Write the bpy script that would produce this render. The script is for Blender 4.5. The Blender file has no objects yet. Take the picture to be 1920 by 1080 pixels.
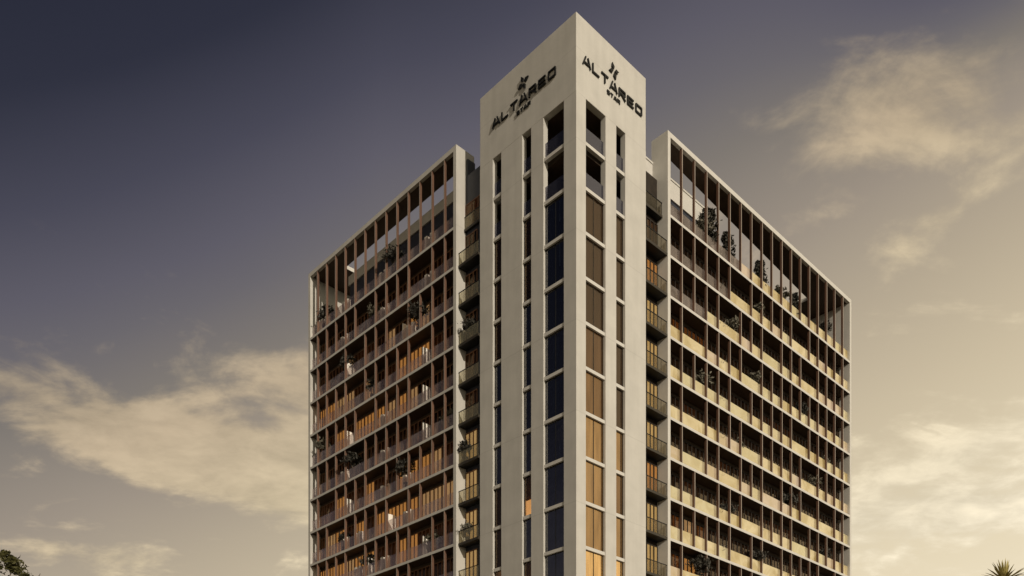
import bpy, bmesh, math, random
from mathutils import Vector, noise
random.seed(7)
R = math.radians
sc = bpy.context.scene

# ---------------------------------------------------------------- camera
# world axes: +X runs along the right facade, +Y along the left facade,
# the tower's front corner stands at the origin; ground at z = 0
SY, CY = 0.7224, 0.6915
cam_d = bpy.data.cameras.new("camera")
cam = bpy.data.objects.new("camera", cam_d)
sc.collection.objects.link(cam)
cam.location = (-(4.52*SY + 61.43*CY), 4.52*CY - 61.43*SY, 1.7)
cam.rotation_euler = (R(90), 0, 0.8072 - R(90))
cam_d.sensor_width = 36.0
cam_d.lens = 36.0*1637.65/1920.0
cam_d.shift_y = (1558.5 - 540.0)/1920.0
cam_d.clip_start = 0.5
cam_d.clip_end = 6000
sc.camera = cam

# ---------------------------------------------------------------- sun
SUN = Vector((-0.235, -1.0, 0.34)).normalized()        # towards the sun
sd = bpy.data.lights.new("sun", 'SUN'); sd.energy = 3.1; sd.angle = R(0.6)
sd.color = (1.0, 0.89, 0.74)
so = bpy.data.objects.new("sun", sd); sc.collection.objects.link(so)
so.rotation_euler = SUN.to_track_quat('Z', 'Y').to_euler()
so.location = (0, -60, 90)

sc.view_settings.view_transform = 'Standard'
sc.view_settings.look = 'None'
sc.view_settings.gamma = 1
sc.view_settings.exposure = 0
sc.view_settings.use_curve_mapping = False


def lin(c):
    return tuple((x/255/12.92) if x/255 <= 0.04045 else ((x/255+0.055)/1.055)**2.4 for x in c)


# ---------------------------------------------------------------- sky
w = bpy.data.worlds.new("World"); sc.world = w; w.use_nodes = True
nt = w.node_tree; N = nt.nodes; L = nt.links
for n in list(N): N.remove(n)


def nd(tree, t, **kw):
    n = tree.nodes.new(t)
    for k, v in kw.items(): setattr(n, k, v)
    return n


def mth(op, a, b=None, c=None):
    n = N.new('ShaderNodeMath'); n.operation = op
    for i, v in enumerate((a, b, c)):
        if v is None: continue
        if isinstance(v, (int, float)): n.inputs[i].default_value = v
        else: L.new(v, n.inputs[i])
    return n.outputs[0]


tc = N.new('ShaderNodeTexCoord')
sep = N.new('ShaderNodeSeparateXYZ'); L.new(tc.outputs['Generated'], sep.inputs[0])
dx, dy, dz = sep.outputs
el = mth('MULTIPLY', mth('ARCSINE', dz), 57.2958)
dr = mth('ADD', mth('MULTIPLY', dx, SY), mth('MULTIPLY', dy, -CY))
df = mth('ADD', mth('MULTIPLY', dx, CY), mth('MULTIPLY', dy, SY))
hor = mth('SQRT', mth('MAXIMUM', mth('SUBTRACT', 1.0, mth('MULTIPLY', dz, dz)), 1e-4))
ca = mth('DIVIDE', mth('ADD', mth('MULTIPLY', df, math.cos(R(110))), mth('MULTIPLY', dr, math.sin(R(110)))), hor)
az = mth('MULTIPLY', mth('ARCTAN2', dr, df), 57.2958)
s0 = mth('SUBTRACT', mth('ADD', mth('ABSOLUTE', el), 1.5), mth('MULTIPLY', mth('ADD', ca, 0.34), 15.0))
s0 = mth('ADD', s0, mth('MULTIPLY', mth('MAXIMUM', mth('SUBTRACT', el, 37.0), 0.0), 0.1))
s0 = mth('ADD', s0, mth('MULTIPLY', mth('MAXIMUM', mth('SUBTRACT', mth('DIVIDE', mth('MULTIPLY', dr, -1.0), hor), 0.15), 0.0), 16.0))
def gauss(a, e, sa, se, amp, rot=0.0):
    x = mth('SUBTRACT', az, a); y = mth('SUBTRACT', el, e)
    if rot:
        c, s = math.cos(R(rot)), math.sin(R(rot))
        x2 = mth('ADD', mth('MULTIPLY', x, c), mth('MULTIPLY', y, s))
        y2 = mth('SUBTRACT', mth('MULTIPLY', y, c), mth('MULTIPLY', x, s))
        x, y = x2, y2
    q = mth('ADD', mth('POWER', mth('ABSOLUTE', mth('DIVIDE', x, sa)), 2.0), mth('POWER', mth('ABSOLUTE', mth('DIVIDE', y, se)), 2.0))
    return mth('MULTIPLY', mth('EXPONENT', mth('MULTIPLY', q, -1.0)), amp)


s0 = mth('ADD', s0, gauss(31, 42, 11, 3.6, 8.0))


def ramp(fac, stops, scale=130.0, mul=1.0):
    stops = [(p+30, c) for p, c in stops]
    m = mth('DIVIDE', mth('ADD', fac, 30.0), scale)
    r = N.new('ShaderNodeValToRGB'); L.new(m, r.inputs[0])
    e = r.color_ramp.elements
    while len(e) > 1: e.remove(e[0])
    e[0].position = max(0, stops[0][0]/scale); e[0].color = (*[x*mul for x in lin(stops[0][1])], 1)
    for p, c in stops[1:]:
        q = e.new(p/scale); q.color = (*[x*mul for x in lin(c)], 1)
    return r.outputs[0]


# planar cloud-layer coordinates
pz = mth('ADD', mth('MAXIMUM', dz, 0.0), 0.16)
comb = N.new('ShaderNodeCombineXYZ')
L.new(mth('DIVIDE', dr, pz), comb.inputs[0]); L.new(mth('DIVIDE', df, pz), comb.inputs[1])
comb.inputs[2].default_value = 3.7


def nz(scale, detail, rough, dist, off=(0, 0, 0), sc3=(1, 1, 1)):
    mp = N.new('ShaderNodeMapping'); L.new(comb.outputs[0], mp.inputs[0])
    mp.inputs['Location'].default_value = off; mp.inputs['Scale'].default_value = sc3
    n = N.new('ShaderNodeTexNoise'); L.new(mp.outputs[0], n.inputs['Vector'])
    n.inputs['Scale'].default_value = scale; n.inputs['Detail'].default_value = detail
    n.inputs['Roughness'].default_value = rough; n.inputs['Distortion'].default_value = dist
    return n.outputs[0]


puff = nz(11.0, 6, 0.6, 0.25, (7.3, 1.9, 0), (0.9, 1.1, 1))
big = nz(1.3, 3, 0.5, 0.3, (1.2, 0.4, 0))
fine = nz(5.2, 10, 0.56, 0.6, (4.1, 2.3, 0), (0.8, 1.15, 1))
s1 = mth('ADD', s0, mth('MULTIPLY', mth('SUBTRACT', big, 0.5), 2.2))
clear = ramp(s1, [(-20, (255, 244, 216)), (5, (242, 228, 198)), (12, (228, 213, 182)), (20, (203, 188, 160)), (25, (182, 168, 145)),
                  (30, (156, 144, 130)), (35, (126, 119, 112)), (38.5, (106, 102, 106)), (41, (94, 91, 101)), (45, (72, 71, 84)),
                  (50, (46, 47, 60)), (60, (30, 32, 46)), (95, (18, 21, 34))])
lit = ramp(s0, [(-20, (255, 250, 232)), (8, (250, 238, 212)), (18, (236, 221, 190)), (26, (214, 196, 162)), (33, (196, 176, 146)),
                (38, (172, 155, 130)), (43, (140, 128, 112)), (50, (96, 90, 92)), (70, (44, 46, 58))])


G = [gauss(-13, 25.2, 9.5, 3.3, 0.58, 12), gauss(-28, 23.6, 8, 1.9, 0.52, -8), gauss(-19, 20.6, 8.5, 1.5, 0.36, -10),
     gauss(-12.5, 20.8, 4, 2.4, 0.44), gauss(-17, 22.3, 9, 1.8, 0.30), gauss(-11, 28.0, 4, 1.6, 0.26, 15), gauss(26, 36.6, 8.5, 3.1, 0.62, -6), gauss(25.5, 32.0, 2.8, 1.1, 0.34, 20), gauss(-12, 38.5, 20, 7, -0.34), gauss(-14, 21.0, 6, 1.6, 0.22),
     gauss(26, 18.2, 14, 2.3, 0.66), gauss(30, 21.8, 8, 1.3, 0.46, 12), gauss(-26, 15.9, 6, 0.9, 0.42), gauss(-20, 28.6, 9, 0.8, 0.12, -8),
     gauss(110, 22, 50, 5, 0.12), gauss(-110, 24, 50, 4, 0.12)]
M = mth('SUBTRACT', G[0], 0.03)
for g in G[1:]: M = mth('ADD', M, g)
den = mth('ADD', mth('ADD', mth('ADD', mth('MULTIPLY', mth('SUBTRACT', fine, 0.5), 1.9), mth('MULTIPLY', mth('SUBTRACT', puff, 0.5), 0.95)), mth('MULTIPLY', mth('SUBTRACT', big, 0.5), 0.35)), M)
mr = N.new('ShaderNodeMapRange'); mr.interpolation_type = 'SMOOTHSTEP'
L.new(den, mr.inputs['Value'])
mr.inputs['From Min'].default_value = 0.08; mr.inputs['From Max'].default_value = 0.64
mr.inputs['To Min'].default_value = 0.0; mr.inputs['To Max'].default_value = 0.85
mx = N.new('ShaderNodeMix'); mx.data_type = 'RGBA'
L.new(mr.outputs[0], mx.inputs[0]); L.new(clear, mx.inputs[6]); L.new(lit, mx.inputs[7])
# physical sky adds a little of its own blue
sk = N.new('ShaderNodeTexSky'); sk.sky_type = 'NISHITA'; sk.sun_disc = False
sk.sun_elevation = math.asin(SUN.z); sk.sun_rotation = math.atan2(SUN.x, SUN.y)
sm = N.new('ShaderNodeMix'); sm.data_type = 'RGBA'; sm.blend_type = 'ADD'; sm.inputs[0].default_value = 1.0
vs = N.new('ShaderNodeVectorMath'); vs.operation = 'SCALE'; vs.inputs['Scale'].default_value = 0.02
L.new(sk.outputs[0], vs.inputs[0])
v10 = N.new('ShaderNodeVectorMath'); v10.operation = 'SCALE'; v10.inputs['Scale'].default_value = 10.0
shd = N.new('ShaderNodeMapRange'); L.new(mth('ADD', mth('MULTIPLY', puff, 0.5), mth('MULTIPLY', fine, 0.5)), shd.inputs['Value'])
shd.inputs['From Min'].default_value = 0.36; shd.inputs['From Max'].default_value = 0.62
shd.inputs['To Min'].default_value = 0.72; shd.inputs['To Max'].default_value = 1.16
sv = mth('ADD', mth('MULTIPLY', mth('SUBTRACT', shd.outputs[0], 1.0), mr.outputs[0]), 1.0)
vsh = N.new('ShaderNodeVectorMath'); vsh.operation = 'SCALE'
L.new(mx.outputs[2], vsh.inputs[0]); L.new(sv, vsh.inputs['Scale'])
L.new(vsh.outputs[0], v10.inputs[0])
L.new(v10.outputs[0], sm.inputs[6]); L.new(vs.outputs[0], sm.inputs[7])
bg = N.new('ShaderNodeBackground'); bg.inputs['Strength'].default_value = 0.1
L.new(sm.outputs[2], bg.inputs[0])
out = N.new('ShaderNodeOutputWorld'); L.new(bg.outputs[0], out.inputs[0])

# ---------------------------------------------------------------- materials
MAT = {}


def mat(name, col, rough=0.8, metal=0.0, spec=0.3, var=0.12, vscale=1.2, bump=0.0, bscale=40, streak=False):
    m = bpy.data.materials.new(name); m.use_nodes = True
    t = m.node_tree; b = t.nodes['Principled BSDF']
    b.inputs['Roughness'].default_value = rough; b.inputs['Metallic'].default_value = metal
    b.inputs['Specular IOR Level'].default_value = spec
    tcn = t.nodes.new('ShaderNodeTexCoord'); mp = t.nodes.new('ShaderNodeMapping')
    geo = t.nodes.new('ShaderNodeNewGeometry')
    t.links.new(geo.outputs['Position'], mp.inputs[0])
    mp.inputs['Scale'].default_value = (1, 1, 0.12) if streak else (1, 1, 1)
    n = t.nodes.new('ShaderNodeTexNoise'); n.inputs['Scale'].default_value = vscale; n.inputs['Detail'].default_value = 7
    n.inputs['Roughness'].default_value = 0.6
    t.links.new(mp.outputs[0], n.inputs['Vector'])
    r = t.nodes.new('ShaderNodeMapRange'); t.links.new(n.outputs[0], r.inputs['Value'])
    r.inputs['From Min'].default_value = 0.3; r.inputs['From Max'].default_value = 0.7
    r.inputs['To Min'].default_value = 1-var; r.inputs['To Max'].default_value = 1+var
    v = t.nodes.new('ShaderNodeVectorMath'); v.operation = 'SCALE'; v.inputs[0].default_value = col
    t.links.new(r.outputs[0], v.inputs['Scale']); t.links.new(v.outputs[0], b.inputs['Base Color'])
    if bump:
        n2 = t.nodes.new('ShaderNodeTexNoise'); n2.inputs['Scale'].default_value = bscale; n2.inputs['Detail'].default_value = 5
        t.links.new(geo.outputs['Position'], n2.inputs['Vector'])
        bp = t.nodes.new('ShaderNodeBump'); bp.inputs['Strength'].default_value = bump; bp.inputs['Distance'].default_value = 0.02
        t.links.new(n2.outputs[0], bp.inputs['Height']); t.links.new(bp.outputs[0], b.inputs['Normal'])
    MAT[name] = m
    return m


def glass(name, tint, refl, trans_col, trans, diff_col=(0.02, 0.02, 0.02), rough=0.02, wobble=0.02, emis=None):
    """pane of coated glass: reflection + see-through + body colour"""
    m = bpy.data.materials.new(name); m.use_nodes = True
    t = m.node_tree
    for n in list(t.nodes): t.nodes.remove(n)
    o = t.nodes.new('ShaderNodeOutputMaterial')
    g = t.nodes.new('ShaderNodeBsdfGlossy'); g.inputs['Color'].default_value = (*tint, 1); g.inputs['Roughness'].default_value = rough
    tr = t.nodes.new('ShaderNodeBsdfTransparent'); tr.inputs[0].default_value = (*trans_col, 1)
    d = t.nodes.new('ShaderNodeBsdfDiffuse'); d.inputs[0].default_value = (*diff_col, 1)
    geo = t.nodes.new('ShaderNodeNewGeometry')
    n = t.nodes.new('ShaderNodeTexNoise'); n.inputs['Scale'].default_value = 0.9; n.inputs['Detail'].default_value = 3
    t.links.new(geo.outputs['Position'], n.inputs['Vector'])
    bp = t.nodes.new('ShaderNodeBump'); bp.inputs['Strength'].default_value = 0.3; bp.inputs['Distance'].default_value = wobble
    t.links.new(n.outputs[0], bp.inputs['Height']); t.links.new(bp.outputs[0], g.inputs['Normal'])
    a = t.nodes.new('ShaderNodeMixShader'); a.inputs[0].default_value = trans/(1e-6+(1-refl))
    t.links.new(d.outputs[0], a.inputs[1]); t.links.new(tr.outputs[0], a.inputs[2])
    lw = t.nodes.new('ShaderNodeLayerWeight'); lw.inputs['Blend'].default_value = 0.5
    fr = t.nodes.new('ShaderNodeMath'); fr.operation = 'POWER'; fr.inputs[1].default_value = 4.0
    t.links.new(lw.outputs['Facing'], fr.inputs[0])
    ad = t.nodes.new('ShaderNodeMath'); ad.operation = 'ADD'; ad.use_clamp = True; ad.inputs[1].default_value = refl
    t.links.new(fr.outputs[0], ad.inputs[0])
    b = t.nodes.new('ShaderNodeMixShader')
    t.links.new(ad.outputs[0], b.inputs[0]); t.links.new(a.outputs[0], b.inputs[1]); t.links.new(g.outputs[0], b.inputs[2])
    t.links.new(b.outputs[0], o.inputs[0])
    MAT[name] = m
    return m


def emit(name, col, strength, dcol=(0.3, 0.25, 0.18), fold=9.0):
    m = bpy.data.materials.new(name); m.use_nodes = True
    t = m.node_tree; b = t.nodes['Principled BSDF']
    geo = t.nodes.new('ShaderNodeNewGeometry')
    n = t.nodes.new('ShaderNodeTexNoise'); n.inputs['Scale'].default_value = 1.0; n.inputs['Detail'].default_value = 4
    mp = t.nodes.new('ShaderNodeMapping'); mp.inputs['Scale'].default_value = (fold, fold, 0.35)
    t.links.new(geo.outputs['Position'], mp.inputs[0]); t.links.new(mp.outputs[0], n.inputs['Vector'])
    r = t.nodes.new('ShaderNodeMapRange'); t.links.new(n.outputs[0], r.inputs['Value'])
    r.inputs['From Min'].default_value = 0.3; r.inputs['From Max'].default_value = 0.7
    r.inputs['To Min'].default_value = strength*0.72; r.inputs['To Max'].default_value = strength*1.25
    b.inputs['Base Color'].default_value = (*dcol, 1); b.inputs['Roughness'].default_value = 0.9
    b.inputs['Emission Color'].default_value = (*col, 1)
    t.links.new(r.outputs[0], b.inputs['Emission Strength'])
    MAT[name] = m
    return m


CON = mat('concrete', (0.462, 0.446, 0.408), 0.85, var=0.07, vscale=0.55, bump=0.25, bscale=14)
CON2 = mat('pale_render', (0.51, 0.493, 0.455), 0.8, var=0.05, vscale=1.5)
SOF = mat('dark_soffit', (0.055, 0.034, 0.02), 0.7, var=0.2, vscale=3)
FINS = mat('fin_timber', (0.115, 0.060, 0.038), 0.6, var=0.25, vscale=2.5, streak=True)
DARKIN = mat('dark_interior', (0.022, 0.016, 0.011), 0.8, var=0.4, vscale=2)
FRAMED = mat('dark_frame', (0.022, 0.016, 0.012), 0.5, var=0.2)
FIN = mat('fin_paint', (0.30, 0.25, 0.21), 0.6, var=0.18, vscale=2.5, streak=True)
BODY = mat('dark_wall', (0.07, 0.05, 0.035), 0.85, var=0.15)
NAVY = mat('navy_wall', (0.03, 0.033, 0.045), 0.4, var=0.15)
METAL = mat('bronze_metal', (0.045, 0.038, 0.028), 0.45, metal=0.3, var=0.1)
BLACK = mat('black_metal', (0.008, 0.008, 0.007), 0.5, var=0.1)
WOOD = mat('wood', (0.60, 0.29, 0.10), 0.6, var=0.35, vscale=2.5, streak=True)
WOODD = mat('dark_wood', (0.17, 0.085, 0.045), 0.6, var=0.3, vscale=2.5, streak=True)
WHITE = mat('white_paint', (0.78, 0.74, 0.67), 0.6, var=0.04)
LEAFD = mat('dark_leaf', (0.045, 0.042, 0.034), 0.7, var=0.45, vscale=6)
LEAFG = mat('grey_leaf', (0.12, 0.11, 0.082), 0.7, var=0.4, vscale=6)
LEAFT = mat('tree_leaf', (0.055, 0.052, 0.014), 0.7, var=0.5, vscale=4)
PALM = mat('palm_leaf', (0.36, 0.30, 0.10), 0.7, var=0.4, vscale=4)
BARK = mat('bark', (0.07, 0.05, 0.035), 0.9, var=0.3, vscale=5)
POT = mat('pot', (0.10, 0.08, 0.065), 0.7, var=0.2)
GROUND = mat('ground_soil', (0.16, 0.13, 0.08), 0.95, var=0.3, vscale=0.2, bump=0.3)
PAVE = mat('paving', (0.30, 0.27, 0.22), 0.9, var=0.15, vscale=0.7)
CURTB = mat('brown_curtain', (0.085, 0.060, 0.047), 0.9, var=0.5, vscale=1.6, streak=True)
CURTN = mat('navy_blind', (0.020, 0.023, 0.032), 0.9, var=0.85, vscale=0.9, streak=True)
CURTW = mat('white_curtain', (0.55, 0.55, 0.55), 0.9, var=0.2, vscale=8, streak=True)
SHEER = mat('sheer_curtain', (0.10, 0.125, 0.15), 0.9, var=0.75, vscale=7)
WARM = (1.0, 0.75, 0.38)
GLOWW = emit('glow_curtain_bright', (1.0, 0.78, 0.40), 2.3, fold=2.5)  # emission stands in for golden sky mirrored in the tower's right panes
GLOWM = emit('glow_curtain_gold', WARM, 1.0, (0.2, 0.14, 0.08), fold=2.5)
GLOWN = emit('glow_curtain_amber', (1.0, 0.68, 0.33), 0.52, (0.16, 0.11, 0.07), fold=2.5)
GLOWD = emit('glow_curtain_dim', (1.0, 0.66, 0.38), 0.24, (0.12, 0.09, 0.06), fold=2.5)
LITC = emit('lit_notch_curtain', (1.0, 0.76, 0.36), 1.3, (0.2, 0.15, 0.08))
LITP = emit('lit_linen', (1.0, 0.70, 0.40), 0.9, (0.35, 0.25, 0.16))
LITO = emit('lit_timber', (1.0, 0.54, 0.19), 1.05, (0.40, 0.19, 0.06))
LAMP = emit('lamp_lit_blind', (1.0, 0.66, 0.36), 2.0, fold=1.5)
PEACH = mat('peach_curtain', (0.5, 0.36, 0.25), 0.9, var=0.1)


def uneven(m, c2, scale=0.55):
    t = m.node_tree; d = [n for n in t.nodes if n.type == 'BSDF_DIFFUSE'][0]; c1 = tuple(d.inputs[0].default_value)
    geo = t.nodes.new('ShaderNodeNewGeometry'); n = t.nodes.new('ShaderNodeTexNoise')
    n.inputs['Scale'].default_value = scale; n.inputs['Detail'].default_value = 4; n.inputs['Distortion'].default_value = 0.8
    t.links.new(geo.outputs['Position'], n.inputs['Vector'])
    r = t.nodes.new('ShaderNodeValToRGB'); t.links.new(n.outputs[0], r.inputs[0])
    r.color_ramp.elements[0].position = 0.38; r.color_ramp.elements[1].position = 0.62
    r.color_ramp.elements[0].color = c1; r.color_ramp.elements[1].color = (*c2, 1)
    t.links.new(r.outputs[0], d.inputs[0])
    return m


GNAVY = glass('blue_glass', (0.80, 0.77, 0.74), 0.15, (0.6, 0.66, 0.75), 0.58, (0.006, 0.007, 0.012), wobble=0.05)
GBRON = glass('bronze_glass', (1.0, 0.84, 0.68), 0.05, (0.85, 0.72, 0.55), 0.6, (0.02, 0.013, 0.009))
GDOOR = glass('door_glass', (1.0, 0.82, 0.62), 0.02, (0.75, 0.68, 0.58), 0.75, (0.015, 0.01, 0.008))
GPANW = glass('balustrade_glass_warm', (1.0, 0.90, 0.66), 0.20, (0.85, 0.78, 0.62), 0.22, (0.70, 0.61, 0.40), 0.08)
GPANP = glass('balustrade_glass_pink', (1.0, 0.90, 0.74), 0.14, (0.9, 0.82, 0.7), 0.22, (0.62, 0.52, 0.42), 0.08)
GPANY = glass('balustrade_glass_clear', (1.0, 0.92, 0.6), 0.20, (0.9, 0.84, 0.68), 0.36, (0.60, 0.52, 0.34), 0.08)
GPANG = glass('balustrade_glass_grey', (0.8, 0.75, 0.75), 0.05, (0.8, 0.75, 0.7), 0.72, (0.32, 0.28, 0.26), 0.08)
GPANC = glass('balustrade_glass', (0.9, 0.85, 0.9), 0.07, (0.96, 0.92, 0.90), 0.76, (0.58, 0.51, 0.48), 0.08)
GRAIL = glass('railing_glass', (1.0, 0.95, 0.8), 0.03, (0.93, 0.9, 0.8), 0.84, (0.45, 0.43, 0.32), 0.08)
GRAILR = glass('railing_glass_clear', (0.45, 0.43, 0.38), 0.02, (0.86, 0.83, 0.76), 0.93, (0.06, 0.055, 0.045), 0.08)
GTERR = glass('terrace_glass', (0.8, 0.8, 0.95), 0.10, (0.6, 0.6, 0.65), 0.55, (0.05, 0.05, 0.06))

t = CON.node_tree; pb = t.nodes['Principled BSDF']; src = pb.inputs['Base Color'].links[0].from_socket
gn = t.nodes.new('ShaderNodeNewGeometry'); sx = t.nodes.new('ShaderNodeSeparateXYZ'); t.links.new(gn.outputs['Position'], sx.inputs[0])


def tm(op, a, b=None):
    n = t.nodes.new('ShaderNodeMath'); n.operation = op
    for i_, v_ in enumerate((a, b)):
        if v_ is None: continue
        if isinstance(v_, (int, float)): n.inputs[i_].default_value = v_
        else: t.links.new(v_, n.inputs[i_])
    return n.outputs[0]


pp = tm('ABSOLUTE', tm('SUBTRACT', tm('MODULO', tm('ADD', sx.outputs[2], 6.4-(50.55 % 6.4)+3.2), 6.4), 3.2))
jn = tm('LESS_THAN', pp, 0.03)
st = t.nodes.new('ShaderNodeTexNoise'); st.inputs['Scale'].default_value = 1.0; st.inputs['Detail'].default_value = 6
mp_ = t.nodes.new('ShaderNodeMapping'); mp_.inputs['Scale'].default_value = (1.6, 1.6, 0.10); t.links.new(gn.outputs['Position'], mp_.inputs[0]); t.links.new(mp_.outputs[0], st.inputs[0])
k_ = tm('SUBTRACT', tm('ADD', 0.885, tm('MULTIPLY', st.outputs[0], 0.23)), tm('MULTIPLY', jn, 0.10))
vm = t.nodes.new('ShaderNodeVectorMath'); vm.operation = 'SCALE'; t.links.new(src, vm.inputs[0]); t.links.new(k_, vm.inputs['Scale'])
t.links.new(vm.outputs[0], pb.inputs['Base Color'])

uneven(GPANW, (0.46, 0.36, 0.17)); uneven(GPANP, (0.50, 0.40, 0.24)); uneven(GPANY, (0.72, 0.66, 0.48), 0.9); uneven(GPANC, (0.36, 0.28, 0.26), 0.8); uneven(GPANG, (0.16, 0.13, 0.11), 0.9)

# ---------------------------------------------------------------- helpers
COL = sc.collection


def tag(o, label=None, cat=None, group=None, kind=None):
    if label: o['label'] = label
    if cat: o['category'] = cat
    if group: o['group'] = group
    if kind: o['kind'] = kind
    return o


def empty(name, loc=(0, 0, 0), rz=0):
    o = bpy.data.objects.new(name, None); COL.objects.link(o)
    o.location = loc; o.rotation_euler = (0, 0, rz); o.empty_display_size = 0.3
    return o


def link(name, me, parent=None, loc=(0, 0, 0)):
    o = bpy.data.objects.new(name, me); COL.objects.link(o); o.location = loc
    if parent: o.parent = parent
    return o


class MB:
    def __init__(s): s.v = []; s.f = []; s.m = []

    def poly(s, pts, m=0):
        k = len(s.v); s.v += [tuple(p) for p in pts]; s.f.append(tuple(range(k, k+len(pts)))); s.m.append(m)

    def box(s, a, b, m=0, mbot=None):
        x0, x1 = sorted((a[0], b[0])); y0, y1 = sorted((a[1], b[1])); z0, z1 = sorted((a[2], b[2]))
        k = len(s.v)
        s.v += [(x0, y0, z0), (x1, y0, z0), (x1, y1, z0), (x0, y1, z0), (x0, y0, z1), (x1, y0, z1), (x1, y1, z1), (x0, y1, z1)]
        F = [(0, 3, 2, 1), (4, 5, 6, 7), (0, 1, 5, 4), (1, 2, 6, 5), (2, 3, 7, 6), (3, 0, 4, 7)]
        s.f += [tuple(k+i for i in f) for f in F]
        s.m += [m if mbot is None else mbot, m, m, m, m, m]

    def prism(s, pts, z0, z1, m=0):
        n = len(pts); k = len(s.v)
        s.v += [(x, y, z0) for x, y in pts]+[(x, y, z1) for x, y in pts]
        s.f.append(tuple(k+i for i in reversed(range(n)))); s.f.append(tuple(k+n+i for i in range(n)))
        for i in range(n): s.f.append((k+i, k+(i+1) % n, k+n+(i+1) % n, k+n+i))
        s.m += [m]*(n+2)

    def tube(s, p0, p1, r0, r1, n=7, m=0):
        p0 = Vector(p0); p1 = Vector(p1); d = (p1-p0).normalized()
        a = d.orthogonal().normalized(); b = d.cross(a); k = len(s.v)
        for p, r in ((p0, r0), (p1, r1)):
            for i in range(n):
                t = 2*math.pi*i/n; s.v.append(tuple(p+a*math.cos(t)*r+b*math.sin(t)*r))
        for i in range(n): s.f.append((k+i, k+(i+1) % n, k+n+(i+1) % n, k+n+i)); s.m.append(m)
        s.f.append(tuple(k+i for i in reversed(range(n)))); s.f.append(tuple(k+n+i for i in range(n))); s.m += [m, m]

    def mesh(s, name, mats):
        me = bpy.data.meshes.new(name); me.from_pydata(s.v, [], s.f)
        for m in mats: me.materials.append(m)
        me.polygons.foreach_set('material_index', s.m); me.update()
        return me

    def build(s, name, mats, parent=None, loc=(0, 0, 0)):
        return link(name, s.mesh(name, mats if isinstance(mats, (list, tuple)) else [mats]), parent, loc)


CACHE = {}


def W(side, s, d, z):
    """facade coordinates: s along the facade from the tower corner, d depth behind it, z height"""
    return (s, d, z) if side == 'R' else (d, s, z)


def part(name, side, s0, s1, d0, d1, z0, z1, mats, parent, mbot=False):
    a = Vector(W(side, s0, d0, z0)); b = Vector(W(side, s1, d1, z1))
    dim = tuple(round(abs(b[i]-a[i]), 3) for i in range(3))
    if not isinstance(mats, (list, tuple)): mats = [mats]
    key = (name, dim, tuple(m.name for m in mats), mbot)
    if key not in CACHE:
        q = MB(); h = [x/2 for x in dim]
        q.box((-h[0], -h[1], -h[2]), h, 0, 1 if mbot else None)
        CACHE[key] = q.mesh(name, mats)
    return link(name, CACHE[key], parent, (a+b)/2)


# ---------------------------------------------------------------- ground
g = MB(); g.poly([(-3000, -3000, 0), (3000, -3000, 0), (3000, 3000, 0), (-3000, 3000, 0)])
tag(g.build('ground', GROUND), kind='structure')
g = MB(); g.box((-14, -14, -0.2), (60, 50, 0.12))
tag(g.build('pavement', PAVE), kind='structure')

# ---------------------------------------------------------------- the building
FL = 3.2
ZB = 50.3                                # bottom of the roof-terrace floor edge
TH = 0.22
TOP = 57.0


def zb(r): return ZB-FL*r


bld = empty('apartment_tower', (0, 0, 0.12))
tag(bld, 'tall cream apartment block with a windowed corner tower between two finned balcony wings', 'building')
bld.location = (0, 0, 0)

TL, TR, TT, HEAD = 10.18, 7.94, 59.37, 53.8      # tower lengths, top, window head
WT = 0.45                                        # wall thickness
LW = [(1.18, 3.22), (4.48, 5.44), (7.72, 8.69)]  # openings on the left face
RW = [(1.02, 3.18), (4.40, 5.45)]                # openings on the right face

wallm = MB()
wallm.prism([(0, 0), (1.02, 0), (1.02, WT), (WT, WT), (WT, 1.18), (0, 1.18)], 0.12, HEAD)
wallm.box((3.18, 0, 0.12), (4.40, WT, HEAD)); wallm.prism([(5.45, 0), (TR, 0), (TR, TL), (TR-WT, TL), (TR-WT, WT), (5.45, WT)], 0.12, HEAD)
wallm.box((0, 3.22, 0.12), (WT, 4.48, HEAD)); wallm.box((0, 5.44, 0.12), (WT, 7.72, HEAD))
wallm.prism([(0, 8.69), (WT, 8.69), (WT, TL-WT), (TR-WT-0.01, TL-WT), (TR-WT-0.01, TL), (0, TL)], 0.12, HEAD)
ow = wallm.build('wall', CON, bld)
# crown: one solid block with softened edges
cm = MB(); cm.prism([(0, 0), (TR, 0), (TR, TL), (0, TL)], HEAD, TT)
oc = cm.build('parapet_block', CON, bld)
for o in (oc,):
    b = o.modifiers.new('b', 'BEVEL'); b.width = 0.03; b.segments = 2; b.limit_method = 'ANGLE'

# dark core and floors seen inside the two open rows
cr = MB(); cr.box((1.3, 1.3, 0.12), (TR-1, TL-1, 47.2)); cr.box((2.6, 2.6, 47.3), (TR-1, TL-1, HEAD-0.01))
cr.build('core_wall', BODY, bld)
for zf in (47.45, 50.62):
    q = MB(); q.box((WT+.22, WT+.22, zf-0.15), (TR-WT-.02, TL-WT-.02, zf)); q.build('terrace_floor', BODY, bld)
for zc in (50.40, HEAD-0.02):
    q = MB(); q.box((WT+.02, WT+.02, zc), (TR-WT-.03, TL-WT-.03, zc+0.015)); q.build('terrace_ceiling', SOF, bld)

ZS = 50.6                                 # underside of the first sill bar
NR = 16


def sill(side, a, b, k):
    z0 = ZS-FL*k
    part('window_sill', side, a+0.004, b-0.004, 0.06, 0.34, z0, z0+0.24, CON2, bld)


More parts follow.
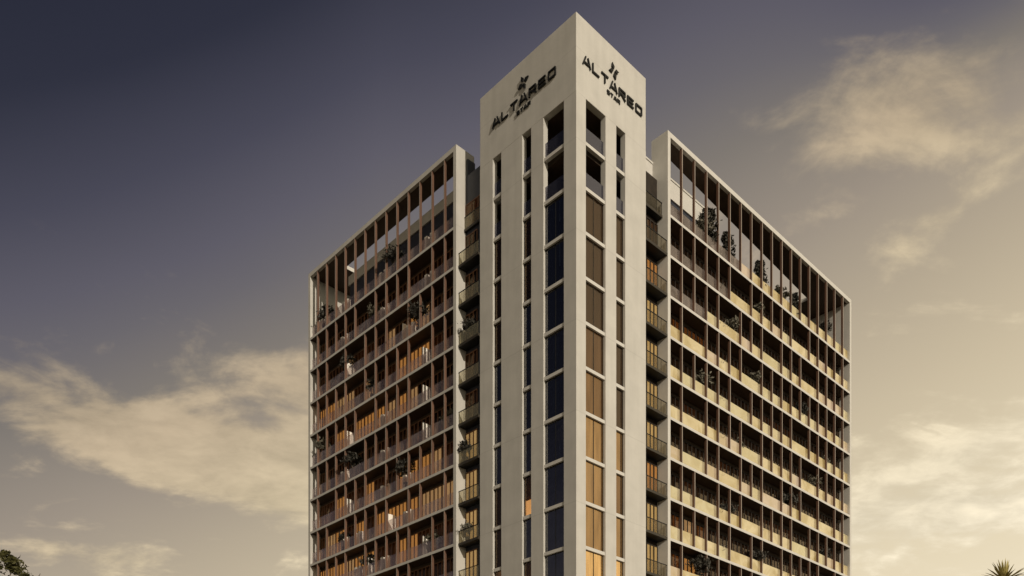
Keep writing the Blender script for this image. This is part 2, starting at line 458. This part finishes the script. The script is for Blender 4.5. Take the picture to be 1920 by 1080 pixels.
def tower_window(side, col, a, b, r):
    """glazed bay between two sill bars; row r >= 2"""
    z1 = ZS-FL*(r-1); z0 = ZS-FL*r+0.24
    d = 0.20
    wide = b-a > 1.5
    q = MB(); fw = 0.035
    def bx(s0, s1, d0, d1, za, zb_): q.box(W(side, s0, d0, za), W(side, s1, d1, zb_))
    bx(a+.006, a+fw, d, d+.07, z0, z1); bx(b-fw, b-.006, d, d+.07, z0, z1)
    bx(a+fw, b-fw, d, d+.07, z0+.002, z0+fw); bx(a+fw, b-fw, d, d+.07, z1-fw, z1-.002)
    if wide:
        m = (a+b)/2; bx(m-.018, m+.018, d+.003, d+.067, z0+fw, z1-fw)
    fo = q.build('window', BLACK if side == 'L' else METAL, bld)
    if side == 'L':
        if col == 0: gm, cu = GNAVY, CURTN
        elif col == 1: gm, cu = [(GBRON, CURTB), (GBRON, CURTB), (GNAVY, CURTB), (GNAVY, CURTN), (GNAVY, CURTN), (GNAVY, CURTN), (GBRON, PEACH), (GNAVY, CURTN), (GBRON, PEACH)][min(max(r-2, 0), 8)]
        else: gm, cu = [(GBRON, CURTB), (GBRON, CURTB), (GBRON, CURTB), (GNAVY, CURTN), (GNAVY, CURTN), (GNAVY, CURTN), (GBRON, CURTB), (GBRON, CURTB), (GBRON, GLOWD)][min(max(r-2, 0), 8)]
    else:
        gm = GBRON
        cu = [CURTB, CURTB, CURTB, GLOWD, GLOWN, GLOWM, GLOWM, GLOWM, GLOWW, GLOWW, GLOWW][min(max(r-2, 0), 10)]  # curtain emission grows downward in place of the bright horizon's reflection
        if col == 1: cu = [CURTB, CURTB, CURTB, CURTB, CURTB, GLOWM, GLOWN, GLOWM, GLOWW, GLOWW, GLOWW][min(max(r-2, 0), 10)]
    halves = [(a+fw, (a+b)/2-.018), ((a+b)/2+.018, b-fw)] if wide else [(a+fw, b-fw)]
    for h0, h1 in halves:
        q = MB(); q.box(W(side, h0, d+.028, z0+fw), W(side, h1, d+.04, z1-fw)); q.build('pane', gm, fo)
    # hangings inside
    q = MB(); n = 14 if wide else 7; wdt = (b-a)/n
    for i in range(n):
        dd = WT-0.02+0.05*(i % 2)
        s0 = a-0.02+i*wdt
        pts = [W(side, s0, dd, z0-.1), W(side, s0+wdt, WT-0.02+0.05*((i+1) % 2), z0-.1), W(side, s0+wdt, WT-0.02+0.05*((i+1) % 2), z1+.1), W(side, s0, dd, z1+.1)]
        q.poly(pts)
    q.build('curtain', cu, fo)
    if side == 'L' and col == 0 and r in (2, 3, 7):
        q = MB(); q.box(W(side, a+0.62, d+.05, z0+.2+(1.0 if r != 7 else 0)), W(side, a+0.70, d+.09, z1-(.2 if r != 7 else 1.9))); q.build('curtain', CURTW, fo)
    if side == 'L' and col == 0 and r in (5, 6, 9, 10):
        q = MB(); q.box(W(side, a+0.72, d+.05, z0+.06), W(side, a+1.30, d+.09, z1-.4)); q.build('curtain', SHEER, fo)
    if side == 'L' and col == 1 and r in (8, 10):
        q = MB(); q.box(W(side, a+.02, .405, z0+.02), W(side, b-.02, .415, z0+1.25)); q.build('lit_blind', LAMP, fo)


for side, cols in (('L', LW), ('R', RW)):
    for ci, (a, b) in enumerate(cols):
        for k in range(NR): sill(side, a, b, k)
        for r in range(2, NR): tower_window(side, ci, a, b, r)
        # glass railings of the two open rows
        for r, ztop in ((0, HEAD), (1, 50.6)):
            z0 = ZS-FL*r+0.24
            o = part('railing_glass_panel', side, a+.01, b-.01, 0.20, 0.212, z0, z0+1.15, GTERR, bld)
        lowz = ZS-FL*(NR-1)
        part('spandrel', side, a+.003, b-.003, 0.05, WT-.05, 0.13, lowz-.004, CON, bld)

# ---- wings -------------------------------------------------------------
BAY_R = [12.73+1.7575*i for i in range(17)]
BAY_L = [14.18+1.6325*i for i in range(13)]
MISS_R = {0: [], 1: [5, 11], 2: [4, 8, 12], 3: [1, 6], 4: [5, 11], 5: [1, 6, 12], 6: [1, 4, 8, 12, 14], 7: [2, 6, 11], 8: [5, 8, 14], 9: [1, 7, 10]}
MISS_L = {0: [], 1: [2, 7], 2: [4, 8, 10], 3: [2, 8], 4: [2, 7], 5: [2, 8], 6: [6, 11], 7: [1, 4, 10], 8: [2, 8], 9: [2, 5, 9]}
WING = {
    'R': dict(s0=10.76, s1=11.11, e0=42.30, e1=42.65, cols=BAY_R, miss=MISS_R, off=0.0, dn=1.05),
    'L': dict(s0=12.64, s1=12.99, e0=35.02, e1=35.37, cols=BAY_L, miss=MISS_L, off=-0.38, dn=0.68)}
ROWS = 9
DDS = {'R': 1.22, 'L': 0.82}              # door planes of the loggias
DOORC = {}


def door(side, s0, s1, z0, z1, d, kind, parent):
    w_ = round(s1-s0, 2); key = (side, w_, kind, round(z1-z0, 2))
    n = 3 if w_ > 1.2 else 2
    if key not in DOORC:
        fr = MB(); pa = MB(); f = 0.05; h = z1-z0
        def bx(q, a0, a1, d0, d1, za, zb_, m=0): q.box(W(side, a0, d0, za), W(side, a1, d1, zb_), m)
        lw = w_/n
        for i in range(n):
            a, b = i*lw, (i+1)*lw
            dk = 0.012*(i % 2)
            bx(fr, a+.003, a+f, dk, .07+dk, 0, h); bx(fr, b-f, b-.003, dk, .07+dk, 0, h)
            bx(fr, a+f, b-f, dk+.002, .068+dk, 0, .1); bx(fr, a+f, b-f, dk+.002, .068+dk, h-.08, h)
            bx(pa, a+f, b-f, dk+.03, dk+.04, .1, h-.08, 0)
            if kind != 'dark': bx(pa, a+f, b-f, dk+.06, dk+.066, .1, h-.08, 1)
        inner = {'dark': DARKIN, 'wood': WOOD, 'dim': WOODD, 'lit': LITO, 'pale': LITP, 'gold': LITC if side == 'R' else GLOWM}[kind]
        DOORC[key] = (fr.mesh('balcony_door', [WOODD if side == 'L' else FRAMED]), pa.mesh('pane', [GDOOR, inner]))
    m1, m2 = DOORC[key]
    o = link('balcony_door', m1, parent, W(side, s0, d, z0)); link('pane', m2, o)
    return o


def kindL(r, i):
    rnd = random.random()
    if r == 1: return 'dim' if rnd < .75 else 'dark'
    if r == 2: return ('lit' if rnd < .45 else 'wood') if 3 <= i <= 10 and rnd < .8 else 'dim'
    if r == 3: return ('lit' if rnd < .5 else 'wood') if i >= 2 and rnd < .85 else 'dim'
    if r == 4: return ('lit' if rnd < .65 else 'wood') if i >= 4 else 'dark'
    if r == 5: return 'dim' if i > 2 else 'dark'
    if r == 6: return ('lit' if rnd < .3 else 'wood') if rnd < .7 else 'dim'
    if r in (7, 8): return 'lit' if rnd < .7 and i > (0 if r == 7 else 3) else 'wood'
    return 'lit' if i > 3 and rnd < .7 else 'dim'


def kindR(r, i):
    rnd = random.random()
    if i == 0 and r >= 3: return 'gold' if r in (7, 8) else 'dim'
    if r in (3, 8, 9) and i < 4: return 'lit' if rnd < .35 else 'wood'
    if r >= 5 and i in (2, 5, 6, 9) and rnd < .5: return 'dim'
    if r in (4, 7) and i in (9, 10, 11): return 'dim'
    return 'dark'


def fin(side, c, off, z0, z1):
    h = z1-z0; key = ('fin', side, round(h, 3))
    if key not in CACHE:
        q = MB(); q.box(W(side, -.042, .004, 0), W(side, .042, .22, h)); q.box(W(side, -.044, 0, 0.002), W(side, .044, .004, h-.002), 1)
        CACHE[key] = q.mesh('fin', [FINS, FIN])
    return link('fin', CACHE[key], bld, W(side, c, off+.015, z0))


for side, P in WING.items():
    DD = DDS[side]; off = P['off']; fr = P['s1']; to = P['e0']; GP = GPANW if side == 'R' else GPANC
    # end walls and inner frame
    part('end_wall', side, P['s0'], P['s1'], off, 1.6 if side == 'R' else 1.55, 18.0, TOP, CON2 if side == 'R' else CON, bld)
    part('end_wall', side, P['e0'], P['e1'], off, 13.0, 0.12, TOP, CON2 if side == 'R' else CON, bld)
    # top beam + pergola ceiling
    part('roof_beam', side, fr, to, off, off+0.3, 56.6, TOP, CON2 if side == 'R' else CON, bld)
    q = MB(); back = 2.75 if side == 'R' else 1.40
    pts = [W(side, fr+.003, off+.3, 0)[:2], W(side, to-3.5, off+.3, 0)[:2], W(side, to-3.5, back, 0)[:2], W(side, fr+.003, 1.35, 0)[:2]]
    if side == 'L': pts.reverse()
    q.prism(pts, 56.62, TOP-.02)
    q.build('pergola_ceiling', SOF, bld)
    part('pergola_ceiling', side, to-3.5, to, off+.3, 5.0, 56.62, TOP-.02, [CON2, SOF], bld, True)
    part('podium_wall', side, P['s0']+.02, P['e0']-.01, off+.03, DD, 0.12, zb(ROWS)-.01, CON, bld)
    for r in range(ROWS+1):
        z = zb(r); zt = z+TH
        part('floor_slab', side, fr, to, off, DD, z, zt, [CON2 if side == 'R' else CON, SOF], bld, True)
        ceil = 56.62 if r == 0 else zb(r-1)
        ms = P['miss'].get(r, [])
        cols = [c for i, c in enumerate(P['cols']) if i not in ms]
        for c in cols:
            fin(side, c, off, zt, ceil)
        edges = [fr]+cols+[to]
        for i in range(len(edges)-1):
            a = edges[i]+(0.01 if i == 0 else .0); b = edges[i+1]-(.01 if i == len(edges)-2 else .0)
            gp = GP
            if side == 'R':
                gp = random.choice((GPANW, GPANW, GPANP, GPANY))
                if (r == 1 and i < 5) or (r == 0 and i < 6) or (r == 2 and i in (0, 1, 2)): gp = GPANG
            part('balustrade_panel', side, a+.012, b-.012, off+.245, off+.262, zt+.03, zt+1.12, gp, bld)
        if r >= 1:
            ed = [fr]+list(P['cols'])+[to]
            for i in range(len(ed)-1):
                k = kindL(r, i) if side == 'L' else kindR(r, i)
                if k in ('lit', 'gold') and random.random() < .3: k = 'pale'
                door(side, ed[i]+.02, ed[i+1]-.02, zt+.01, zb(r-1)-.28, DD-.10, k, bld)

# white party-wall screens standing in the left loggias, taupe in the right
SCR = [(1, 28.7), (2, 21.0), (3, 16.9), (3, 21.0), (4, 28.7), (4, 16.9), (5, 16.9), (6, 28.7), (7, 22.3), (8, 16.9), (9, 28.7)]
# (row, s) : low white side screens whose lit face looks towards the tower
LOW = [(2, 20.15), (2, 28.9), (3, 17.3), (4, 29.0), (4, 17.3), (5, 17.3), (6, 29.0), (7, 22.3), (8, 17.3), (8, 25.4), (9, 29.0), (6, 12.0)]
for r, s in LOW:
    if s < 13: continue
    z = zb(r)+TH
    o = part('privacy_screen', 'L', s, s+.10, -.08, .70, z, z+1.75, WHITE, bld)

# main body behind the wings
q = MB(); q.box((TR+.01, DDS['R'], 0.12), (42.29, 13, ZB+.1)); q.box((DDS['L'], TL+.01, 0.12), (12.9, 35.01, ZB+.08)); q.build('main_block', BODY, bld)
# notch back walls
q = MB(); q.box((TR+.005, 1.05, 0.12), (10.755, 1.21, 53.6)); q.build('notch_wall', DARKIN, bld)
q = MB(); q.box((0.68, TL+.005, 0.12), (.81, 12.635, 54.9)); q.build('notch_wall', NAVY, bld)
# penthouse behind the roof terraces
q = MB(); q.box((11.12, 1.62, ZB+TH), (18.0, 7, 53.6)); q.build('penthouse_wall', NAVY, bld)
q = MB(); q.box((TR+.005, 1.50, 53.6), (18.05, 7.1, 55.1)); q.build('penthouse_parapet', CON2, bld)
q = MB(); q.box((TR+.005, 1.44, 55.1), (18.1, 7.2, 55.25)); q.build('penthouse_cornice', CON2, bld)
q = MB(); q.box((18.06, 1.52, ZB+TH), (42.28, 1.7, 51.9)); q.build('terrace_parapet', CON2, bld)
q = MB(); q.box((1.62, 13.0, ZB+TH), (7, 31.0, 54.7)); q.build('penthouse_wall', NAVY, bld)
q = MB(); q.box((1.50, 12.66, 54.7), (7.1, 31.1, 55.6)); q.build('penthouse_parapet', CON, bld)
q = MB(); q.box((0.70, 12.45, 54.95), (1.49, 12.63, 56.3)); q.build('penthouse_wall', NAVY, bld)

# ---- notch balconies ---------------------------------------------------


def balcony(side, a, b, d0, d1, z, lit):
    s = part('balcony', side, a, b, d0, d1, z, z+.2, [METAL, BLACK], bld, True)
    base = Vector(s.location)
    def sub(name, s0, s1, e0, e1, z0, z1, m):
        o = part(name, side, s0, s1, e0, e1, z0, z1, m, s); o.location = Vector(o.location)-base
        return o
    sub('balustrade_panel', a+.04, b-.04, d0+.04, d0+.055, z+.24, z+1.14, GRAIL if side == 'L' else GRAILR)
    sub('handrail', a+.01, b-.01, d0+.02, d0+.075, z+1.15, z+1.20, BLACK)
    n = 4
    for i in range(n+1):
        p = a+.03+(b-a-.09)*i/n
        sub('railing_post', p, p+.03, d0+.06, d0+.09, z+.2, z+1.15, BLACK)
    return s


for r in range(0, 11):
    z = zb(r)
    # right notch
    d0 = 0.5 if r == 0 else 0.03
    balcony('R', TR+.02, 10.74, d0, 1.04, z, r >= 2)
    k = 'dark' if r < 1 else ('lit' if r in (2, 7) else 'gold')
    if r < 11 and r >= 1:
        kk = 'dim' if r == 1 else k
        for s0, s1 in ((TR+.05, TR+1.35), (TR+1.35, 10.7)):
            door('R', s0, s1, z+.22, z+FL-.35, .93, kk, bld)
    # left notch
    d0 = 0.45 if r == 0 else -0.17
    balcony('L', TL+.02, 12.62, d0, .67, z, False)
    if r >= 1:
        kk = 'dark' if r < 4 else ('gold' if r >= 6 else 'dim')
        door('L', TL+1.0, 12.6, z+.22, z+FL-.35, .57, kk, bld)
    if r == 0:
        door('L', TL+.1, 12.6, z+.22, z+2.2, .56, 'wood', bld)

# ---------------------------------------------------------------- signs
STROKES = {
    'A': [((0, 0), (.36, 1)), ((1.0, 0), (.64, 1)), ((.22, .30), (.80, .30))],
    'L': [((.08, 1), (.08, 0)), ((.08, .09), (.95, .09))],
    'T': [((.02, .91), (.98, .91)), ((.5, .95), (.5, 0))],
    'R': [((.08, 1), (.08, 0)), ((.08, .91), (.92, .91)), ((.9, .95), (.9, .42)), ((.2, .45), (.92, .45)), ((.45, .42), (.98, 0))],
    'E': [((.08, 1), (.08, 0)), ((.08, .91), (.95, .91)), ((.08, .5), (.9, .5)), ((.08, .09), (.95, .09))],
    'O': [((.08, .95), (.08, .05)), ((.08, .91), (.95, .91)), ((.08, .09), (.95, .09)), ((.92, .95), (.92, .05))],
    'S': [((.05, .91), (.95, .91)), ((.1, .95), (.1, .5)), ((.05, .5), (.95, .5)), ((.9, .5), (.9, .05)), ((.05, .09), (.95, .09))]}


def sign(side, x0, x1, zbase, label):
    root = empty('building_sign', (0, 0, 0)); tag(root, label, 'sign', 'raised dark lettering on the tower faces')
    root.location = (4.05, -.02, zbase) if side == 'R' else (-.02, 5.2, zbase)
    base = Vector(root.location)

    def fp(x, z, d):                      # text x runs left to right as one reads it
        p = Vector((x0+x, -d, z)) if side == 'R' else Vector((-d, x0-x, z))
        return p-base

    def stroke(q, p, p2, wd, dep, k):
        a = Vector(p); b = Vector(p2); t = (b-a).normalized(); n = Vector((-t.y, t.x))*wd/2
        c = [a-n, b-n, b+n, a+n]
        f = [fp(v.x, v.y, dep+.003*k) for v in c]; bk = [fp(v.x, v.y, .03+.002*k) for v in c]
        m = len(q.v); q.v += [tuple(v) for v in f+bk]
        q.f += [(m, m+1, m+2, m+3), (m+7, m+6, m+5, m+4)]+[(m+i, m+4+i, m+4+(i+1) % 4, m+(i+1) % 4) for i in range(4)]
        q.m += [0]*6

    def word(txt, xa, xb, zb_, h, wd, dep):
        n = len(txt); adv = (xb-xa)/n
        for i, chx in enumerate(txt):
            q = MB(); lw = adv*.80
            for k, (p, p2) in enumerate(STROKES[chx]):
                stroke(q, (xa+adv*i+p[0]*lw, zb_+p[1]*h), (xa+adv*i+p2[0]*lw, zb_+p2[1]*h), wd, dep, k)
            fix(q.build('letter', BLACK, root))

    def fix(o):
        bm = bmesh.new(); bm.from_mesh(o.data); bmesh.ops.recalc_face_normals(bm, faces=bm.faces); bm.to_mesh(o.data); bm.free()

    Lw = abs(x1-x0)
    word('ALTAREO', 0, Lw+.15, zbase, .66, .108, .12)
    word('STAR', Lw*.39, Lw*.62, zbase-.54, .28, .07, .08)
    cx, cz = Lw*.5, zbase+1.48
    rh = [[(0.0, .10), (-.15, .30), (0.0, .58), (.15, .30)], [(.10, 0.0), (.30, .15), (.58, .0), (.30, -.15)],
          [(0.0, -.10), (.15, -.30), (0.0, -.58), (-.15, -.30)], [(-.10, 0.0), (-.30, -.15), (-.58, 0.0), (-.30, .15)]]
    rh = [[(a*1.0*math.cos(.35)-b_*1.0*math.sin(.35), a*1.0*math.sin(.35)+b_*1.0*math.cos(.35)) for a, b_ in q_] for q_ in rh]
    for k, pts in enumerate(rh):
        q = MB(); m = 0
        f = [fp(cx+a, cz+b_, .13+.003*k) for a, b_ in pts]; bk = [fp(cx+a, cz+b_, .03) for a, b_ in pts]
        q.v = [tuple(v) for v in f+bk]
        q.f = [(0, 1, 2, 3), (7, 6, 5, 4)]+[(i, 4+i, 4+(i+1) % 4, (i+1) % 4) for i in range(4)]; q.m = [0]*6
        fix(q.build('emblem_piece', BLACK, root))
    return root


sign('R', .65, 7.42, 56.05, 'dark raised ALTAREO STAR lettering with emblem on the sunlit right face of the tower')
sign('L', 8.62, 1.85, 56.05, 'dark raised ALTAREO STAR lettering with emblem on the shaded left face of the tower')

# ---------------------------------------------------------------- plants


def leaf_cloud(q, c, rad, n, size, rng, m=0, flat=1.0):
    """clumps of small leaf blades spread through an uneven volume"""
    c = Vector(c)
    nc = max(5, n//26); cl = []
    for i in range(nc):
        v = Vector((rng.gauss(0, 1), rng.gauss(0, 1), rng.gauss(0, 1))).normalized()*rng.uniform(.35, 1.0)
        cl.append((Vector((v.x*rad, v.y*rad, v.z*rad*flat)), rng.uniform(.18, .34)*rad))
    for i in range(n):
        o, r = cl[i % nc]
        p = c+o+Vector((rng.gauss(0, r*.6), rng.gauss(0, r*.6), rng.gauss(0, r*.5)))
        a = Vector((rng.gauss(0, 1), rng.gauss(0, 1), rng.gauss(0, .7))).normalized()
        b = a.orthogonal().normalized(); b = (b*math.cos(i)+a.cross(b)*math.sin(i))
        s = size*rng.uniform(.6, 1.3)
        q.poly([p-a*s, p+b*s*.42, p+a*s, p-b*s*.42], m)


PV = []
for k, (h, rad, flat, lm, n) in enumerate([(1.25, .55, .75, LEAFD, 420), (1.45, .62, .65, LEAFG, 420), (1.1, .48, .8, LEAFG, 320),
                                          (1.9, .62, 1.9, LEAFD, 900), (1.55, .72, .6, LEAFD, 480)]):
    rng = random.Random(30+k)
    c = MB(); leaf_cloud(c, (0, 0, h), rad, int(n*1.5), .115, rng, 0, flat)
    if k == 3:
        c = MB()
        for j in range(6):
            t = j/5; leaf_cloud(c, (0, 0, .95+t*1.7), .60*(1-.45*t), 300, .13, rng)
    t = MB(); t.tube((0, 0, .45), (.03, .02, h*.9), .035, .02, 6)
    for j in range(4):
        an = j*1.7; t.tube((.02, .01, h*.62), (math.cos(an)*rad*.6, math.sin(an)*rad*.6, h+.1*j-.1), .018, .008, 5)
    p = MB(); p.tube((0, 0, 0), (0, 0, .48), .17, .23, 12); p.tube((0, 0, .40), (0, 0, .50), .25, .25, 12)
    PV.append((c.mesh('foliage', [lm]), t.mesh('stem', [BARK]), p.mesh('pot', [POT])))
ORD = ['roof terrace', 'first', 'second', 'third', 'fourth', 'fifth', 'sixth', 'seventh', 'eighth', 'ninth']


def plant(k, x, y, z, sc_, label, group):
    o = empty('potted_plant', (x, y, z), random.uniform(0, 6)); tag(o, label, 'plant', group)
    for nm, me in zip(('foliage', 'stem', 'pot'), PV[k]): link(nm, me, o)
    o.scale = (sc_,)*3
    return o


GR = 'potted shrubs on the balconies'
# right wing: (row, s, variant, scale, where)
PR = [(0, 16.8, 1, 1.45, 'pale bushy shrub in the left bays of the right wing roof terrace'),
      (0, 17.6, 3, 1.45, 'tallest dark conical shrub, at the left end of the right wing roof terrace'),
      (0, 20.5, 3, 1.2, 'second dark conical shrub from the tower, right wing roof terrace'),
      (0, 25.9, 3, 1.2, 'third dark conical shrub from the tower, right wing roof terrace'),
      (0, 29.4, 2, 1.6, 'loose pale shrub mid way along the right wing roof terrace'),
      (0, 32.3, 3, 1.1, 'narrow dark shrub right of the loose pale one on the right wing roof terrace'),
      (0, 38.2, 4, 1.3, 'dark spreading shrub at the far right end of the right wing roof terrace')]
for r, s, k, c, lb in PR: plant(k, s, 0.85, zb(r)+TH, c, lb, 'shrubs on the roof terraces')
for r, s, k, c, where in [(1, 25.2, 1, 1.15, 'only one of its row'), (2, 21.0, 1, 1.3, 'only one of its row'), (3, 24.5, 1, 1.15, 'left of two'),
                   (4, 16.5, 1, 1.3, 'left of two'), (3, 32.8, 0, 1.25, 'right of two'), (5, 22.0, 2, 1.2, 'only one of its row'),
                   (4, 37.8, 2, 1.15, 'far right one'), (6, 30.6, 0, 1.5, 'right of two'), (6, 35.4, 1, .01, ''),
                   (7, 20.2, 0, 1.2, 'left of two'), (8, 25.0, 0, 1.35, 'right of two'), (7, 37.9, 0, 1.25, 'right of two'),
                   (9, 15.8, 4, 1.4, 'nearest the tower'), (5, 35.5, 1, 1.2, 'far right one')]:
    if c < .1: continue
    tone = 'dark' if k in (0, 4) else 'grey leaved'
    plant(k, s, 0.62, zb(r)+TH, c, f'{tone} shrub on {ORD[r]} balcony row of right wing, {where}', GR)
for r, s, k, c, where in [(0, 21.9, 4, 1.35, 'right of two, on the left wing roof terrace'), (0, 33.2, 0, 1.5, 'far left one, on the left wing roof terrace'),
                          (1, 24.8, 1, 1.2, ''), (2, 18.2, 4, 1.3, 'nearer the tower'), (2, 29.0, 4, 1.2, 'further from the tower'), (3, 25.1, 0, 1.2, ''),
                          (4, 33.2, 1, 1.25, ''), (5, 28.3, 4, 1.3, 'further from the tower'), (5, 14.4, 2, 1.25, 'nearest the tower'), (6, 20.0, 4, 1.35, ''),
                          (7, 29.8, 0, 1.2, ''), (8, 25.8, 0, 1.3, 'further from the tower'), (8, 16.2, 2, 1.3, 'nearest the tower')]:
    if r == 0: lb = 'dark round shrub, '+where
    else: lb = f'shrub on {ORD[r]} balcony row of left wing' + (f', {where}' if where else ', only one of its row')
    plant(k, 0.25, s, zb(r)+TH, c, lb, GR if r else 'shrubs on the roof terraces')
for r, s, k, c in [(6, 12.2, 0, 1.25), (3, 11.6, 4, 1.0), (8, 11.9, 1, 1.0)]:
    plant(k, 0.2, s, zb(r)+TH-.02, c*.85, f'shrub on the {ORD[r]} small dark balcony left of the tower', 'shrubs beside the tower')

# small pale tufts in low pots, one in the same bays of every floor of the right wing
tf = MB(); rng = random.Random(77)
for i in range(34):
    an = rng.uniform(0, 6.28); e_ = rng.uniform(.5, 1.5); d_ = Vector((math.cos(an)*math.cos(e_), math.sin(an)*math.cos(e_), math.sin(e_)))
    sv_ = d_.orthogonal().normalized()*.03; b_ = Vector((0, 0, .62)); ln = rng.uniform(.55, .85)
    tf.poly([b_-sv_*.5, b_+d_*ln*.5-sv_, b_+d_*ln, b_+d_*ln*.5+sv_])
tfm = tf.mesh('foliage', [mat('pale_tuft', (0.30, 0.27, 0.22), 0.7, var=0.3, vscale=6)])
tp = MB(); tp.tube((0, 0, 0), (0, 0, .62), .16, .22, 12); tpm = tp.mesh('pot', [POT])
for r in range(1, 10):
    for q_, s_ in enumerate((18.9, 25.25, 28.75, 35.8, 41.2)):
        o = empty('tuft_plant', (s_, .52, zb(r)+TH), r+q_)
        link('foliage', tfm, o); link('pot', tpm, o)
        tag(o, f'small pale spiky tuft, {ORD[r]} balcony row of right wing, {ORD[q_+1]} tuft from the tower', 'plant', 'pale tufts on the right wing')

# tall white planters in pairs on the left balconies
pm = MB(); pm.prism([(-.14, -.14), (.14, -.14), (.14, .14), (-.14, .14)], 0, .08); pm.prism([(-.16, -.16), (.16, -.16), (.16, .16), (-.16, .16)], .08, 1.35)
pme = pm.mesh('white_planter', [WHITE])
soil = MB(); soil.box((-.12, -.12, 1.35), (.12, .12, 1.37)); sme = soil.mesh('soil', [BARK])
PW = [(0, 16.3), (0, 22.9), (0, 29.0), (0, 32.7), (1, 16.3), (1, 22.7), (1, 29.2), (2, 18.9), (4, 22.7), (5, 22.7), (5, 29.2), (6, 22.7), (6, 19.4), (7, 29.2), (7, 19.3), (8, 22.7), (7, 26.9), (8, 26.9)]
cnt = {}
for r, s in PW:
    nside = sorted([p[1] for p in PW if p[0] == r]).index(s)
    nth = ['nearest the tower', 'second from the tower', 'third from the tower', 'fourth from the tower'][nside]
    rowt = 'roof terrace' if r == 0 else f'{ORD[r]} balcony row'
    for j in range(2):
        o = link('white_planter', pme, None, (0.0+.12, s+(.0 if j == 0 else .72), zb(r)+TH))
        link('soil', sme, o)
        tag(o, f'{"right" if j == 0 else "left"} white post of the pair {nth}, {rowt}, left wing', 'planter', 'paired white planters on the left wing')

# ---------------------------------------------------------------- trees


def camxy(X, Y):
    return (cam.location.x+X*SY+Y*CY, cam.location.y-X*CY+Y*SY)


def wp(px, py, Y): return (*camxy((px-960)/1637.65*Y, Y), 1.7+(1558.5-py)*Y/1637.65)


D = 38.0
rng = random.Random(5)
tx, ty, tz = wp(-70, 1200, D)
tree = empty('broadleaf_tree', (tx, ty, 0)); tag(tree, 'dark leafy tree top rising into the bottom left corner', 'tree')
c = MB()
for px, py, rp, dY in [(22, 1062, 26, 0), (10, 1043, 12, .3), (54, 1092, 22, .2), (-30, 1075, 45, .8), (-90, 1120, 70, 1.2), (-20, 1140, 60, -.6), (-130, 1190, 70, 0), (-60, 1220, 80, 1.5), (20, 1190, 50, .6), (-110, 1080, 40, 1.0)]:
    P_ = Vector(wp(px, py, D+dY))-Vector((tx, ty, 0)); leaf_cloud(c, P_, rp/43*.85, int(260+rp*14), .10, rng)
c.build('crown', LEAFT, tree)
t = MB(); t.tube((0, 0, 0), (.1, .1, 4.5), .28, .2, 10); t.tube((.1, .1, 4.5), (0, 0, 8.5), .2, .13, 9)
for px, py in [(22, 1070), (54, 1095), (-30, 1085), (-110, 1100), (-130, 1190), (20, 1190)]:
    P_ = Vector(wp(px, py, D))-Vector((tx, ty, 0)); t.tube((.02, .02, 7+random.random()*1.5), P_, .09, .02, 6)
t.build('trunk', BARK, tree)


def palm(px, py, Y, fl, label, seed):
    rng = random.Random(seed)
    x, y, z = wp(px, py, Y)
    o = empty('palm_tree', (x, y, 0)); tag(o, label, 'palm tree', 'palms at the right edge')
    t = MB(); n = 12
    for i in range(n):
        t.tube((.15*math.sin(i*.35), 0, z*i/n), (.15*math.sin((i+1)*.35)*(i < n-1), 0, z*(i+1)/n), .17-.003*i, .165-.003*i, 9)
    t.build('trunk', BARK, o)
    for k in range(64):
        az_ = rng.uniform(0, 6.28); e0 = rng.uniform(.0, 1.5)
        d = Vector((math.cos(az_)*math.cos(e0), math.sin(az_)*math.cos(e0), math.sin(e0)))
        ln = fl*rng.uniform(.8, 1.1); side_ = d.cross(Vector((.1, .2, 1))).normalized()*.055
        q = MB(); p0 = Vector((0, 0, z)); pts = [p0+d*ln*t_+Vector((0, 0, -.16*ln*t_*t_*math.cos(e0))) for t_ in (0, .35, .7, 1.0)]
        wd = (.35, 1.0, .7, .05)
        for a_ in range(3): q.poly([pts[a_]-side_*wd[a_], pts[a_+1]-side_*wd[a_+1], pts[a_+1]+side_*wd[a_+1], pts[a_]+side_*wd[a_]])
        q.build('frond', PALM, o)


palm(1883, 1090, 45, 1.2, 'spiky palm crown at the bottom right, left of its taller neighbour', 3)
palm(1957, 1078, 44, 1.3, 'taller palm cut off by the right edge of the view', 9)
